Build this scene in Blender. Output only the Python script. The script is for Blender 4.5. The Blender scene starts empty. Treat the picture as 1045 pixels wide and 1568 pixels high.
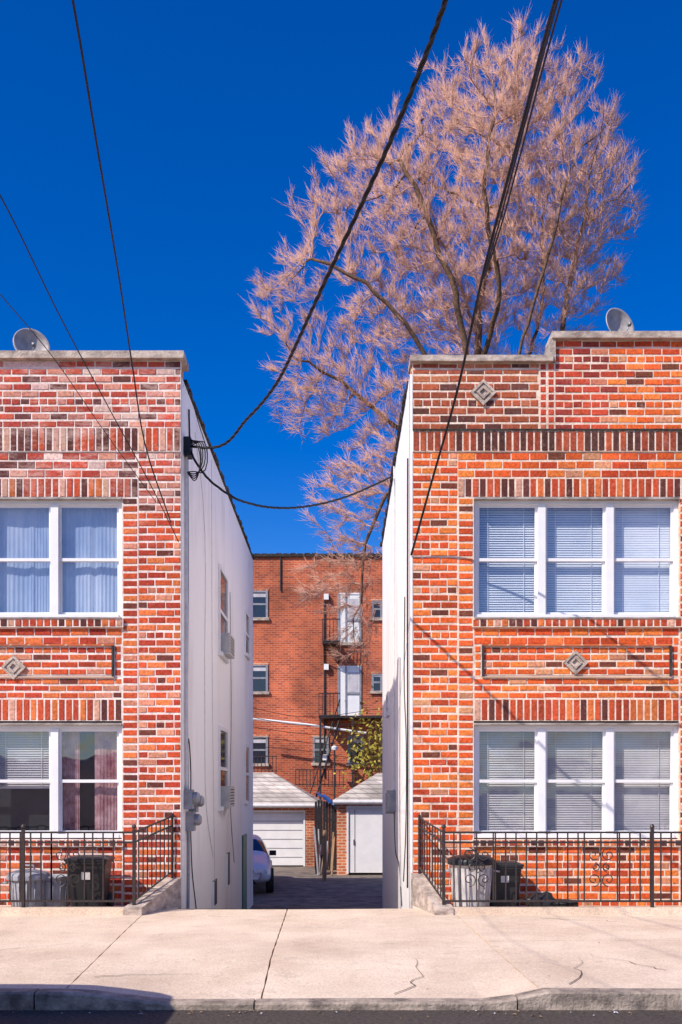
import bpy, math, random
import numpy as np
from mathutils import Vector
random.seed(7); rng=np.random.default_rng(7)
R=math.radians
scene=bpy.context.scene
CX,HY,F=525.0,1210.0,1524.0      # survey constants of the site (vanishing point, focal)
EYE=1.5
def W(px,py,D): return Vector(((px-CX)*D/F, D, EYE+(HY-py)*D/F))
S=13.0/F
def FX(p): return (p-CX)*S
def FZ(p): return EYE+(HY-p)*S

# ------------------------------------------------------------ materials
def nodes(name):
    m=bpy.data.materials.new(name); m.use_nodes=True
    nt=m.node_tree; b=nt.nodes['Principled BSDF']
    return m,nt,b
def N(nt,t,**k):
    n=nt.nodes.new(t)
    for a,v in k.items(): setattr(n,a,v)
    return n
def mat(name,c1,c2=None,rough=.8,scale=6,detail=6,bump=0.0,bscale=None,metal=0,spec=.3,stretch=(1,1,1),lo=.35,hi=.65):
    m,nt,b=nodes(name)
    b.inputs['Roughness'].default_value=rough; b.inputs['Metallic'].default_value=metal
    b.inputs['Specular IOR Level'].default_value=spec
    if c2 is None: c2=tuple(x*.8 for x in c1)
    tc=N(nt,'ShaderNodeTexCoord'); mp=N(nt,'ShaderNodeMapping'); mp.inputs['Scale'].default_value=stretch
    nt.links.new(tc.outputs['Object'],mp.inputs['Vector'])
    no=N(nt,'ShaderNodeTexNoise'); no.inputs['Scale'].default_value=scale; no.inputs['Detail'].default_value=detail
    no.inputs['Roughness'].default_value=.65
    nt.links.new(mp.outputs[0],no.inputs['Vector'])
    cr=N(nt,'ShaderNodeValToRGB'); cr.color_ramp.elements[0].position=lo; cr.color_ramp.elements[1].position=hi
    cr.color_ramp.elements[0].color=(*c2,1); cr.color_ramp.elements[1].color=(*c1,1)
    nt.links.new(no.outputs['Fac'],cr.inputs[0]); nt.links.new(cr.outputs[0],b.inputs['Base Color'])
    if bump:
        n2=N(nt,'ShaderNodeTexNoise'); n2.inputs['Scale'].default_value=bscale or scale*6; n2.inputs['Detail'].default_value=5
        nt.links.new(tc.outputs['Object'],n2.inputs['Vector'])
        bp=N(nt,'ShaderNodeBump'); bp.inputs['Strength'].default_value=bump; bp.inputs['Distance'].default_value=.02
        nt.links.new(n2.outputs['Fac'],bp.inputs['Height']); nt.links.new(bp.outputs[0],b.inputs['Normal'])
    return m
def concretemat():
    m,nt,b=nodes('sidewalk_concrete'); b.inputs['Roughness'].default_value=.92; b.inputs['Specular IOR Level'].default_value=.25
    tc=N(nt,'ShaderNodeTexCoord')
    def noise(s,d,r=.65):
        n=N(nt,'ShaderNodeTexNoise'); n.inputs['Scale'].default_value=s; n.inputs['Detail'].default_value=d; n.inputs['Roughness'].default_value=r
        nt.links.new(tc.outputs['Object'],n.inputs['Vector']); return n
    n1=noise(.9,10); n2=noise(55,4,.85); n3=noise(3.5,8,.75)
    cr=N(nt,'ShaderNodeValToRGB'); e=cr.color_ramp.elements; e[0].position=.3; e[0].color=(.66,.50,.37,1); e[1].position=.62; e[1].color=(.88,.71,.55,1)
    nt.links.new(n1.outputs['Fac'],cr.inputs[0])
    a=N(nt,'ShaderNodeMapRange'); a.inputs['From Min'].default_value=.35; a.inputs['From Max'].default_value=.6; a.inputs['To Min'].default_value=.68; a.inputs['To Max'].default_value=1.06
    nt.links.new(n2.outputs['Fac'],a.inputs['Value'])
    s1=N(nt,'ShaderNodeVectorMath',operation='SCALE'); nt.links.new(cr.outputs[0],s1.inputs[0]); nt.links.new(a.outputs[0],s1.inputs['Scale'])
    c=N(nt,'ShaderNodeMapRange'); c.inputs['From Min'].default_value=.28; c.inputs['From Max'].default_value=.45; c.inputs['To Min'].default_value=.72; c.inputs['To Max'].default_value=1.0
    nt.links.new(n3.outputs['Fac'],c.inputs['Value'])
    s2=N(nt,'ShaderNodeVectorMath',operation='SCALE'); nt.links.new(s1.outputs[0],s2.inputs[0]); nt.links.new(c.outputs[0],s2.inputs['Scale'])
    nt.links.new(s2.outputs[0],b.inputs['Base Color'])
    bp=N(nt,'ShaderNodeBump'); bp.inputs['Strength'].default_value=.35; bp.inputs['Distance'].default_value=.012
    nt.links.new(n2.outputs['Fac'],bp.inputs['Height']); nt.links.new(bp.outputs[0],b.inputs['Normal'])
    return m
def brickmat():
    m,nt,b=nodes('fired_brick'); b.inputs['Roughness'].default_value=.85; b.inputs['Specular IOR Level'].default_value=.2
    at=N(nt,'ShaderNodeAttribute',attribute_name='Col')
    tc=N(nt,'ShaderNodeTexCoord')
    no=N(nt,'ShaderNodeTexNoise'); no.inputs['Scale'].default_value=28; no.inputs['Detail'].default_value=6
    nt.links.new(tc.outputs['Object'],no.inputs['Vector'])
    mr=N(nt,'ShaderNodeMapRange'); mr.inputs['From Min'].default_value=.3; mr.inputs['From Max'].default_value=.7
    mr.inputs['To Min'].default_value=.65; mr.inputs['To Max'].default_value=1.3
    nt.links.new(no.outputs['Fac'],mr.inputs['Value'])
    # broad weathering
    nw=N(nt,'ShaderNodeTexNoise'); nw.inputs['Scale'].default_value=.9; nw.inputs['Detail'].default_value=6; nt.links.new(tc.outputs['Object'],nw.inputs['Vector'])
    mw=N(nt,'ShaderNodeMapRange'); mw.inputs['From Min'].default_value=.35; mw.inputs['From Max'].default_value=.65; mw.inputs['To Min'].default_value=.8; mw.inputs['To Max'].default_value=1.15
    nt.links.new(nw.outputs['Fac'],mw.inputs['Value'])
    mt=N(nt,'ShaderNodeMath',operation='MULTIPLY'); nt.links.new(mr.outputs[0],mt.inputs[0]); nt.links.new(mw.outputs[0],mt.inputs[1])
    mul=N(nt,'ShaderNodeVectorMath',operation='SCALE'); nt.links.new(at.outputs['Color'],mul.inputs[0]); nt.links.new(mt.outputs[0],mul.inputs['Scale'])
    # lime bloom patches
    n2=N(nt,'ShaderNodeTexNoise'); n2.inputs['Scale'].default_value=9; n2.inputs['Detail'].default_value=8; n2.inputs['Roughness'].default_value=.75
    nt.links.new(tc.outputs['Object'],n2.inputs['Vector'])
    r2=N(nt,'ShaderNodeMapRange'); r2.inputs['From Min'].default_value=.57; r2.inputs['From Max'].default_value=.78; r2.inputs['To Max'].default_value=.55
    nt.links.new(n2.outputs['Fac'],r2.inputs['Value'])
    sp=N(nt,'ShaderNodeSeparateXYZ'); nt.links.new(tc.outputs['Object'],sp.inputs[0])
    mz=N(nt,'ShaderNodeMapRange'); mz.inputs['From Min'].default_value=4.6; mz.inputs['From Max'].default_value=5.8; nt.links.new(sp.outputs[2],mz.inputs['Value'])
    mxx=N(nt,'ShaderNodeMath',operation='LESS_THAN'); mxx.inputs[1].default_value=0; nt.links.new(sp.outputs[0],mxx.inputs[0])
    mm=N(nt,'ShaderNodeMath',operation='MULTIPLY'); nt.links.new(mz.outputs[0],mm.inputs[0]); nt.links.new(mxx.outputs[0],mm.inputs[1])
    n3=N(nt,'ShaderNodeTexNoise'); n3.inputs['Scale'].default_value=2.6; n3.inputs['Detail'].default_value=10; n3.inputs['Roughness'].default_value=.8
    mp=N(nt,'ShaderNodeMapping'); mp.inputs['Scale'].default_value=(.6,1,1.6); nt.links.new(tc.outputs['Object'],mp.inputs[0]); nt.links.new(mp.outputs[0],n3.inputs['Vector'])
    r3=N(nt,'ShaderNodeMapRange'); r3.inputs['From Min'].default_value=.48; r3.inputs['From Max'].default_value=.66; r3.inputs['To Max'].default_value=.75
    nt.links.new(n3.outputs['Fac'],r3.inputs['Value'])
    m4=N(nt,'ShaderNodeMath',operation='MULTIPLY'); nt.links.new(mm.outputs[0],m4.inputs[0]); nt.links.new(r3.outputs[0],m4.inputs[1])
    m5=N(nt,'ShaderNodeMath',operation='MAXIMUM'); nt.links.new(m4.outputs[0],m5.inputs[0]); nt.links.new(r2.outputs[0],m5.inputs[1])
    mx=N(nt,'ShaderNodeMix',data_type='RGBA'); nt.links.new(m5.outputs[0],mx.inputs['Factor'])
    nt.links.new(mul.outputs[0],mx.inputs['A']); mx.inputs['B'].default_value=(.74,.50,.42,1)
    nt.links.new(mx.outputs['Result'],b.inputs['Base Color'])
    bp=N(nt,'ShaderNodeBump'); bp.inputs['Strength'].default_value=.5; bp.inputs['Distance'].default_value=.01
    nt.links.new(no.outputs['Fac'],bp.inputs['Height']); nt.links.new(bp.outputs[0],b.inputs['Normal'])
    return m
def bricktex(name,c1,c2,mc,bw=.24,rh=.085,ms=.012,axis='xz'):
    m,nt,b=nodes(name); b.inputs['Roughness'].default_value=.9
    tc=N(nt,'ShaderNodeTexCoord'); sp=N(nt,'ShaderNodeSeparateXYZ'); cb=N(nt,'ShaderNodeCombineXYZ')
    nt.links.new(tc.outputs['Object'],sp.inputs[0])
    ad=N(nt,'ShaderNodeMath',operation='ADD'); nt.links.new(sp.outputs[0],ad.inputs[0]); nt.links.new(sp.outputs[1],ad.inputs[1])
    nt.links.new(ad.outputs[0],cb.inputs[0]); nt.links.new(sp.outputs[2],cb.inputs[1])
    bt=N(nt,'ShaderNodeTexBrick'); bt.inputs['Scale'].default_value=1; bt.inputs['Brick Width'].default_value=bw; bt.inputs['Row Height'].default_value=rh
    bt.inputs['Mortar Size'].default_value=ms; bt.inputs['Color1'].default_value=(*c1,1); bt.inputs['Color2'].default_value=(*c2,1); bt.inputs['Mortar'].default_value=(*mc,1)
    nt.links.new(cb.outputs[0],bt.inputs['Vector'])
    no=N(nt,'ShaderNodeTexNoise'); no.inputs['Scale'].default_value=.7; no.inputs['Detail'].default_value=8
    nt.links.new(tc.outputs['Object'],no.inputs['Vector'])
    mr=N(nt,'ShaderNodeMapRange'); mr.inputs['From Min'].default_value=.3; mr.inputs['From Max'].default_value=.7; mr.inputs['To Min'].default_value=.55; mr.inputs['To Max'].default_value=1.35
    nt.links.new(no.outputs['Fac'],mr.inputs['Value'])
    mul=N(nt,'ShaderNodeVectorMath',operation='SCALE'); nt.links.new(bt.outputs['Color'],mul.inputs[0]); nt.links.new(mr.outputs[0],mul.inputs['Scale'])
    nt.links.new(mul.outputs[0],b.inputs['Base Color'])
    return m
def glassmat(name,tint=(.93,.96,1.0),base=.09):
    m=bpy.data.materials.new(name); m.use_nodes=True; nt=m.node_tree; nt.nodes.clear()
    o=N(nt,'ShaderNodeOutputMaterial'); g=N(nt,'ShaderNodeBsdfGlossy'); g.inputs['Roughness'].default_value=.02
    g.inputs['Color'].default_value=(.95,.97,1,1)
    t=N(nt,'ShaderNodeBsdfTransparent'); t.inputs['Color'].default_value=(*tint,1)
    ge=N(nt,'ShaderNodeNewGeometry'); dt=N(nt,'ShaderNodeVectorMath',operation='DOT_PRODUCT'); nt.links.new(ge.outputs['Normal'],dt.inputs[0]); nt.links.new(ge.outputs['Incoming'],dt.inputs[1])
    ab=N(nt,'ShaderNodeMath',operation='ABSOLUTE'); nt.links.new(dt.outputs['Value'],ab.inputs[0])
    om=N(nt,'ShaderNodeMath',operation='SUBTRACT'); om.inputs[0].default_value=1; nt.links.new(ab.outputs[0],om.inputs[1])
    pw=N(nt,'ShaderNodeMath',operation='POWER'); pw.inputs[1].default_value=5; nt.links.new(om.outputs[0],pw.inputs[0])
    ad=N(nt,'ShaderNodeMath',operation='ADD',use_clamp=True); ad.inputs[1].default_value=base; nt.links.new(pw.outputs[0],ad.inputs[0])
    mx=N(nt,'ShaderNodeMixShader'); nt.links.new(ad.outputs[0],mx.inputs[0]); nt.links.new(t.outputs[0],mx.inputs[1]); nt.links.new(g.outputs[0],mx.inputs[2])
    tc=N(nt,'ShaderNodeTexCoord'); no=N(nt,'ShaderNodeTexNoise'); no.inputs['Scale'].default_value=1.6; nt.links.new(tc.outputs['Object'],no.inputs['Vector'])
    bp=N(nt,'ShaderNodeBump'); bp.inputs['Strength'].default_value=.3; bp.inputs['Distance'].default_value=.05
    nt.links.new(no.outputs['Fac'],bp.inputs['Height']); nt.links.new(bp.outputs[0],g.inputs['Normal'])
    nt.links.new(mx.outputs[0],o.inputs[0]); return m
def wallpaint():
    m,nt,b=nodes('white_painted_stucco'); b.inputs['Roughness'].default_value=.75
    tc=N(nt,'ShaderNodeTexCoord')
    n1=N(nt,'ShaderNodeTexNoise'); n1.inputs['Scale'].default_value=.8; n1.inputs['Detail'].default_value=9; n1.inputs['Roughness'].default_value=.7
    mp=N(nt,'ShaderNodeMapping'); mp.inputs['Scale'].default_value=(1,1,.3)
    nt.links.new(tc.outputs['Object'],mp.inputs[0]); nt.links.new(mp.outputs[0],n1.inputs['Vector'])
    cr=N(nt,'ShaderNodeValToRGB'); e=cr.color_ramp.elements
    e[0].position=.3; e[0].color=(.78,.70,.66,1); e[1].position=.5; e[1].color=(.95,.90,.88,1)
    nt.links.new(n1.outputs['Fac'],cr.inputs[0])
    # tone grades darker towards the ground
    sp=N(nt,'ShaderNodeSeparateXYZ'); nt.links.new(tc.outputs['Object'],sp.inputs[0])
    gz=N(nt,'ShaderNodeMapRange'); gz.inputs['From Min'].default_value=-.6; gz.inputs['From Max'].default_value=1.2; gz.inputs['To Min'].default_value=.8; gz.inputs['To Max'].default_value=1
    nt.links.new(sp.outputs[2],gz.inputs['Value'])
    s2=N(nt,'ShaderNodeVectorMath',operation='SCALE'); nt.links.new(cr.outputs[0],s2.inputs[0]); nt.links.new(gz.outputs[0],s2.inputs['Scale'])
    nt.links.new(s2.outputs[0],b.inputs['Base Color'])
    n2=N(nt,'ShaderNodeTexNoise'); n2.inputs['Scale'].default_value=5; n2.inputs['Detail'].default_value=8
    nt.links.new(tc.outputs['Object'],n2.inputs['Vector'])
    bp=N(nt,'ShaderNodeBump'); bp.inputs['Strength'].default_value=.5; bp.inputs['Distance'].default_value=.03
    nt.links.new(n2.outputs['Fac'],bp.inputs['Height']); nt.links.new(bp.outputs[0],b.inputs['Normal'])
    return m
MAT=dict(
 brick=brickmat(),
 mortar=mat('lime_mortar',(.92,.75,.62),(.64,.45,.34),.95,5,8,.6),
 mortar_w=mat('white_mortar',(.92,.80,.73),(.66,.49,.42),.95,4,8,.6),
 white=mat('white_paint',(.84,.82,.82),(.76,.75,.76),.5,3,4),
 wall=wallpaint(),
 coping=mat('concrete_coping',(.50,.44,.40),(.20,.16,.15),.9,4,8,.4,stretch=(1,1,3)),
 stone=mat('cast_stone',(.62,.51,.43),(.26,.20,.17),.9,6,10,.5,stretch=(1,1,2)),
 concrete=concretemat(),
 crack=mat('crack_dirt',(.12,.09,.07),(.06,.045,.035),.95,9),
 kerb=mat('kerb_stone',(.50,.40,.32),(.15,.12,.10),.9,6,10,.7,40),
 asphalt=mat('asphalt',(.12,.095,.08),(.05,.04,.035),.9,30,8,.7,120),
 drive=mat('driveway_asphalt',(.28,.22,.18),(.09,.08,.07),.9,2.5,10,.5,60),
 soil=mat('ground_soil',(.16,.14,.11),(.09,.08,.06),.95,1.5,8,.3),
 iron=mat('black_iron',(.018,.017,.018),(.05,.03,.025),.45,30,4,spec=.5),
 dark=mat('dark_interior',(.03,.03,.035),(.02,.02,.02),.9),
 cable=mat('black_cable',(.012,.012,.013),(.02,.02,.02),.5),
 wire=mat('weathered_wire',(.02,.018,.02),(.012,.012,.012),.5),
 wirew=mat('white_conduit',(.75,.73,.73),(.6,.58,.58),.5,9),
 grey=mat('galvanised_grey',(.36,.36,.38),(.24,.24,.26),.45,8,metal=.3),
 acgrey=mat('air_conditioner_case',(.62,.60,.58),(.48,.46,.45),.5,8),
 dish=mat('dish_paint',(.50,.45,.43),(.33,.29,.28),.45,10),
 glass=glassmat('window_glass',base=.13),
 blind=mat('blind_slat',(.84,.84,.85),(.66,.68,.73),.6,1.3),
 blind_g=mat('dull_blind_slat',(.62,.56,.54),(.44,.40,.41),.6,1.3),
 curt_b=mat('blue_curtain',(.50,.54,.62),(.24,.31,.45),.9,.9,stretch=(2,1,.6)),
 curt_r=mat('red_curtain',(.50,.30,.30),(.20,.05,.06),.9,5),
 curt_w=mat('sheer_curtain',(.62,.58,.60),(.42,.40,.44),.9,3),
 bark=mat('tree_bark',(.22,.13,.08),(.08,.048,.03),.95,14,8,.8,30),
 twig=mat('tree_twigs',(.74,.43,.32),(.46,.24,.17),.8,.7,6),
 shingle=bricktex('roof_shingle',(.66,.58,.50),(.48,.42,.37),(.24,.21,.19),.35,.14,.015),
 bgbrick=bricktex('background_brick',(.60,.115,.035),(.32,.055,.025),(.48,.22,.14),.24,.09,.012),
 gbrick=bricktex('garage_brick',(.65,.17,.05),(.45,.09,.03),(.6,.4,.28),.24,.09,.016),
 roof=mat('tar_roof',(.06,.06,.06),(.04,.04,.04),.95),
 blackbrick=mat('tarred_brick_edge',(.07,.055,.05),(.02,.018,.018),.9,6),
 plastic_g=mat('grey_plastic',(.40,.40,.43),(.28,.28,.31),.5,5,bump=.1),
 plastic_l=mat('light_grey_plastic',(.66,.62,.60),(.48,.44,.42),.5,5,bump=.1),
 plastic_b=mat('black_plastic',(.03,.03,.034),(.018,.018,.02),.4,5,bump=.1),
 carw=mat('silver_car_paint',(.70,.72,.78),(.66,.68,.74),.25,3,spec=.6),
 carb=mat('van_paint',(.5,.5,.5),(.46,.46,.46),.3,3,spec=.6),
 carglass=mat('car_glass',(.02,.025,.035),(.015,.02,.03),.05,3,spec=.8),
 tyre=mat('tyre_rubber',(.02,.02,.02),(.03,.03,.03),.8,9),
 chrome=mat('alloy_metal',(.6,.6,.62),(.5,.5,.52),.25,5,metal=.8),
 lamp=mat('lamp_lens',(.75,.77,.8),(.6,.62,.66),.15,9,spec=.7),
 red=mat('red_lens',(.4,.02,.015),(.3,.01,.01),.2,9),
 wood=mat('weathered_wood',(.42,.27,.16),(.22,.14,.08),.9,6,8,.5,stretch=(6,6,.6)),
 pole=mat('utility_pole_wood',(.16,.11,.08),(.08,.055,.04),.9,6,8,.5,stretch=(6,6,.6)),
 tarp=mat('blue_tarp',(.02,.12,.40),(.012,.06,.22),.5,4,bump=.4),
 leaf=mat('shrub_leaf',(.50,.38,.05),(.18,.18,.03),.7,3),
 green=mat('green_door',(.06,.16,.14),(.04,.12,.10),.5,4),
)
# ------------------------------------------------------------ mesh builder
class MB:
    def __init__(s): s.v=[]; s.f=[]; s.m=[]; s.c=[]; s.hasc=False
    def add(s,vs,fs,m=0,col=None):
        o=len(s.v); s.v.extend([tuple(v) for v in vs]); s.f.extend([tuple(i+o for i in f) for f in fs]); s.m.extend([m]*len(fs))
        if col is not None: s.hasc=True; s.c.extend([(*col,1)]*len(vs))
    def box(s,x0,x1,y0,y1,z0,z1,m=0):
        s.add([(x0,y0,z0),(x1,y0,z0),(x1,y1,z0),(x0,y1,z0),(x0,y0,z1),(x1,y0,z1),(x1,y1,z1),(x0,y1,z1)],
              [(0,3,2,1),(4,5,6,7),(0,1,5,4),(1,2,6,5),(2,3,7,6),(3,0,4,7)],m)
    def quad(s,a,b,c,d,m=0): s.add([a,b,c,d],[(0,1,2,3)],m)
    def tube(s,pts,r,n=6,m=0,cap=True):
        pts=[Vector(p) for p in pts]; k=len(pts)
        if not hasattr(r,'__len__'): r=[r]*k
        vs=[];fs=[]; up=Vector((0,0,1)); prev=None
        for i,p in enumerate(pts):
            t=(pts[min(i+1,k-1)]-pts[max(i-1,0)]).normalized()
            if prev is None:
                a=t.cross(Vector((0,0,1)) if abs(t.z)<.9 else Vector((1,0,0))).normalized()
            else:
                a=(prev-t*prev.dot(t)).normalized()
            prev=a; b=t.cross(a)
            for j in range(n):
                an=2*math.pi*j/n; vs.append(p+(a*math.cos(an)+b*math.sin(an))*r[i])
        for i in range(k-1):
            for j in range(n):
                fs.append((i*n+j,i*n+(j+1)%n,(i+1)*n+(j+1)%n,(i+1)*n+j))
        if cap: fs.append(tuple(range(n-1,-1,-1))); fs.append(tuple((k-1)*n+j for j in range(n)))
        s.add(vs,fs,m)
    def lathe(s,prof,c,n=24,m=0,axis='z',sx=1,sy=1):
        vs=[];fs=[]
        for (r,h) in prof:
            for j in range(n):
                a=2*math.pi*j/n; u,v=r*math.cos(a)*sx,r*math.sin(a)*sy
                if axis=='z': vs.append((c[0]+u,c[1]+v,c[2]+h))
                elif axis=='y': vs.append((c[0]+u,c[1]+h,c[2]+v))
                else: vs.append((c[0]+h,c[1]+u,c[2]+v))
        for i in range(len(prof)-1):
            for j in range(n): fs.append((i*n+j,i*n+(j+1)%n,(i+1)*n+(j+1)%n,(i+1)*n+j))
        s.add(vs,fs,m)
    def obj(s,name,mats,parent=None,smooth=False):
        me=bpy.data.meshes.new(name); me.from_pydata(s.v,[],s.f)
        for k in mats: me.materials.append(MAT[k])
        me.polygons.foreach_set('material_index',s.m)
        if s.hasc:
            ca=me.color_attributes.new('Col','FLOAT_COLOR','POINT'); ca.data.foreach_set('color',np.array(s.c,dtype=np.float32).ravel())
        if smooth: me.polygons.foreach_set('use_smooth',[True]*len(s.f))
        me.update(); ob=bpy.data.objects.new(name,me); scene.collection.objects.link(ob)
        if parent: ob.parent=parent
        return ob
def empty(name):
    e=bpy.data.objects.new(name,None); scene.collection.objects.link(e); return e
def smooth_pts(P,n=6):
    P=[Vector(p) for p in P]; out=[]; k=len(P)
    L=[max(1e-4,(P[i+1]-P[i]).length) for i in range(k-1)]
    T=[]
    for i in range(k):
        if i==0: T.append((P[1]-P[0])/L[0])
        elif i==k-1: T.append((P[-1]-P[-2])/L[-1])
        else:
            a=(P[i]-P[i-1])/L[i-1]; b=(P[i+1]-P[i])/L[i]; T.append((a*L[i]+b*L[i-1])/(L[i]+L[i-1]))
    for i in range(k-1):
        for j in range(n):
            t=j/n; t2=t*t; t3=t2*t
            out.append(P[i]*(2*t3-3*t2+1)+T[i]*L[i]*(t3-2*t2+t)+P[i+1]*(-2*t3+3*t2)+T[i+1]*L[i]*(t3-t2))
    out.append(P[-1]); return out

# ------------------------------------------------------------ brick laying
def tint(style,x,z,kind):
    r=random.random()
    if style=='L':
        pal=[((.60,.09,.032),5),((.70,.17,.055),3),((.44,.055,.028),3),((.62,.24,.15),1.3),((.15,.04,.03),1.2)]
        if z>5.2: pal=[((.56,.09,.05),4),((.64,.26,.19),2.2),((.14,.045,.04),2.2),((.42,.06,.04),3),((.72,.48,.41),1.1)]
    else:
        pal=[((.72,.12,.028),6),((.82,.205,.045),3),((.54,.072,.024),3),((.66,.28,.15),.9),((.18,.05,.03),.9)]
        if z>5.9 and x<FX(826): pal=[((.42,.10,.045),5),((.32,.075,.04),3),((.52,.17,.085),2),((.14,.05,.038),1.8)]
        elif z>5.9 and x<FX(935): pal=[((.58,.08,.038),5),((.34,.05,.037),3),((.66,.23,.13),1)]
    if kind=='soldier':
        pal=[((.54,.085,.032),4),((.66,.17,.052),2),((.12,.038,.032),2.6),((.40,.058,.028),3),((.60,.32,.23),.6 if style=='R' else 2)]
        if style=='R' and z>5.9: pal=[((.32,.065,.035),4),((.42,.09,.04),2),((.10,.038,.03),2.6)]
    tot=sum(w for _,w in pal); r*=tot
    for c,w in pal:
        r-=w
        if r<=0: break
    j=random.uniform(.85,1.15); return tuple(min(.9,k*j*random.uniform(.94,1.06)) for k in c)
def brick(mb,x0,x1,z0,z1,Y,p,style,kind):
    if x1-x0<.025 or z1-z0<.02: return
    p=p+random.uniform(-.003,.003); a=random.uniform(-.002,.002); e=.004
    yf=Y-p; yb=Y+.02; q=lambda:random.uniform(-.0018,.0018)
    x0+=q();x1+=q()
    vs=[(x0,yb,z0),(x1,yb,z0),(x1,yb,z1),(x0,yb,z1),
        (x0,yf+e,z0+q()),(x1,yf+e,z0+q()),(x1,yf+e,z1+q()),(x0,yf+e,z1+q()),
        (x0+e,yf+a,z0+e),(x1-e,yf-a,z0+e),(x1-e,yf-a,z1-e),(x0+e,yf+a,z1-e)]
    fs=[(8,9,10,11),(4,5,9,8),(5,6,10,9),(6,7,11,10),(7,4,8,11),(0,1,5,4),(1,2,6,5),(2,3,7,6),(3,0,4,7)]
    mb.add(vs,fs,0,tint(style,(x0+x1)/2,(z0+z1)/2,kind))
BL,CP,JH,JV=.235,.098,.030,.016
def region(mb,bk,px0,px1,py0,py1,kind,style,p=.0,Y=13.0,cut=None):
    x0,x1=FX(px0),FX(px1); z1,z0=FZ(py0),FZ(py1)
    bk.box(x0,x1,Y-p+.007,Y+.08,z0,z1,0)
    if kind=='stretch':
        n=max(1,round((z1-z0)/CP)); h=(z1-z0)/n
        for i in range(n):
            za=z0+i*h+JH/2; zb=za+h-JH
            L=BL if i%6!=3 else BL*.5
            off=(i%2)*L*.5+ (.06 if i%6==3 else 0)+random.uniform(-.012,.012)
            x=x0-abs(off)
            while x<x1:
                l=L*random.uniform(.96,1.04)
                a,b=max(x,x0),min(x+l,x1)
                jz=random.uniform(-.003,.003)
                brick(mb,a+JV/2,b-JV/2,za+jz,zb+jz,Y,p,style,kind)
                x+=l
    elif kind=='soldier':
        n=max(1,round((x1-x0)/.093)); w=(x1-x0)/n
        for i in range(n): brick(mb,x0+i*w+.011,x0+(i+1)*w-.011,z0+.012,z1-.012,Y,p,style,'soldier')
    elif kind=='stack':
        n=max(1,round((z1-z0)/CP)); h=(z1-z0)/n
        for i in range(n): brick(mb,x0+.018,x1-.018,z0+i*h+JH/2,z0+(i+1)*h-JH/2,Y,p,style,'stretch')
def diamond(mb,px,py,r=20):
    cx,cz,rr=FX(px),FZ(py),r*S
    for ro,ri,y0,m in ((1,.74,12.965,0),(.52,.30,12.96,0)):
        o=[(cx,cz+rr*ro),(cx+rr*ro,cz),(cx,cz-rr*ro),(cx-rr*ro,cz)]
        i=[(cx,cz+rr*ri),(cx+rr*ri,cz),(cx,cz-rr*ri),(cx-rr*ri,cz)]
        vs=[(a,y0,b) for a,b in o]+[(a,y0,b) for a,b in i]+[(a,13.01,b) for a,b in o]+[(a,13.01,b) for a,b in i]
        fs=[]
        for k in range(4):
            l=(k+1)%4
            fs+= [(k,4+k,4+l,l),(k,l,8+l,8+k),(4+k,12+k,12+l,4+l)]
        mb.add(vs,fs,0)
    vs=[(cx,12.985,cz+rr*.8),(cx-rr*.8,12.985,cz),(cx,12.985,cz-rr*.8),(cx+rr*.8,12.985,cz)]
    mb.add(vs,[(0,1,2,3)],0)
def window(fr,gl,bl,x0,x1,z0,z1,n,kinds,Y=13.0):
    yf=Y+.05
    e=.05
    fr.box(x0,x0+e,yf,yf+.12,z0,z1); fr.box(x1-e,x1,yf,yf+.12,z0,z1)
    fr.box(x0+e,x1-e,yf-.003,yf+.12,z1-e,z1); fr.box(x0+e,x1-e,yf-.02,yf+.12,z0,z0+.05)
    xi0,xi1=x0+e,x1-e; mw=.10; uw=((xi1-xi0)-mw*(n-1))/n
    zb,zt=z0+.05,z1-e
    for k in range(n):
        a=xi0+k*(uw+mw); b=a+uw
        if k<n-1: fr.box(b,b+mw,yf-.012,yf+.12,zb,zt)
        zm=(zb+zt)/2; s=.032
        for (lo,hi,yy) in ((zm-.015,zt,yf+.03),(zb,zm+.015,yf+.06)):
            fr.box(a,a+s,yy,yy+.025,lo,hi); fr.box(b-s,b,yy,yy+.025,lo,hi)
            fr.box(a+s,b-s,yy,yy+.025,lo,lo+.04); fr.box(a+s,b-s,yy,yy+.025,hi-s,hi)
            t1,t2=random.uniform(-.006,.006),random.uniform(-.006,.006)
            gl.quad((a+s,yy+.012,lo+.04),(b-s,yy+.012+t1,lo+.04),(b-s,yy+.012+t1+t2,hi-s),(a+s,yy+.012+t2,hi-s))
        kd=kinds[k]
        yb=yf+.15
        if kd[0] in('blind','blind_g'):
            mi=0 if kd[0]=='blind' else 4
            z=zt-.01; lim=zb+(zt-zb)*kd[1]; tl=kd[2] if len(kd)>2 else .006
            while z>lim:
                t=random.uniform(-.002,.002); dz=random.uniform(-.0015,.0015)
                bl.quad((a,yb-tl,z-.029+dz),(b,yb-tl+t,z-.029-dz),(b,yb+tl,z),(a,yb+tl,z),mi); z-=.031
            bl.box(a,b,yb-.012,yb+.012,lim-.02,lim,mi)
            for q in (.2,.8): bl.box(a+(b-a)*q-.004,a+(b-a)*q+.004,yb-.016,yb-.013,lim,zt,mi)
        else:
            m={'curt_b':1,'curt_r':2,'curt_w':3}[kd[0]]
            for (fa,fb) in kd[1]:
                M=40; vs=[];fs=[]
                xa,xb=a+(b-a)*fa,a+(b-a)*fb; ph=random.uniform(0,6)
                for i in range(M+1):
                    t=i/M; x=xa+(xb-xa)*t
                    yy=yb+.010*math.sin(t*22*(fb-fa)+ph+1.6*math.sin(t*5))+.004*math.sin(t*51+ph)
                    vs+=[(x,yy,zb),(x,yb+(yy-yb)*.5,zt)]
                for i in range(M): fs.append((2*i,2*i+2,2*i+3,2*i+1))
                bl.add(vs,fs,m)
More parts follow.
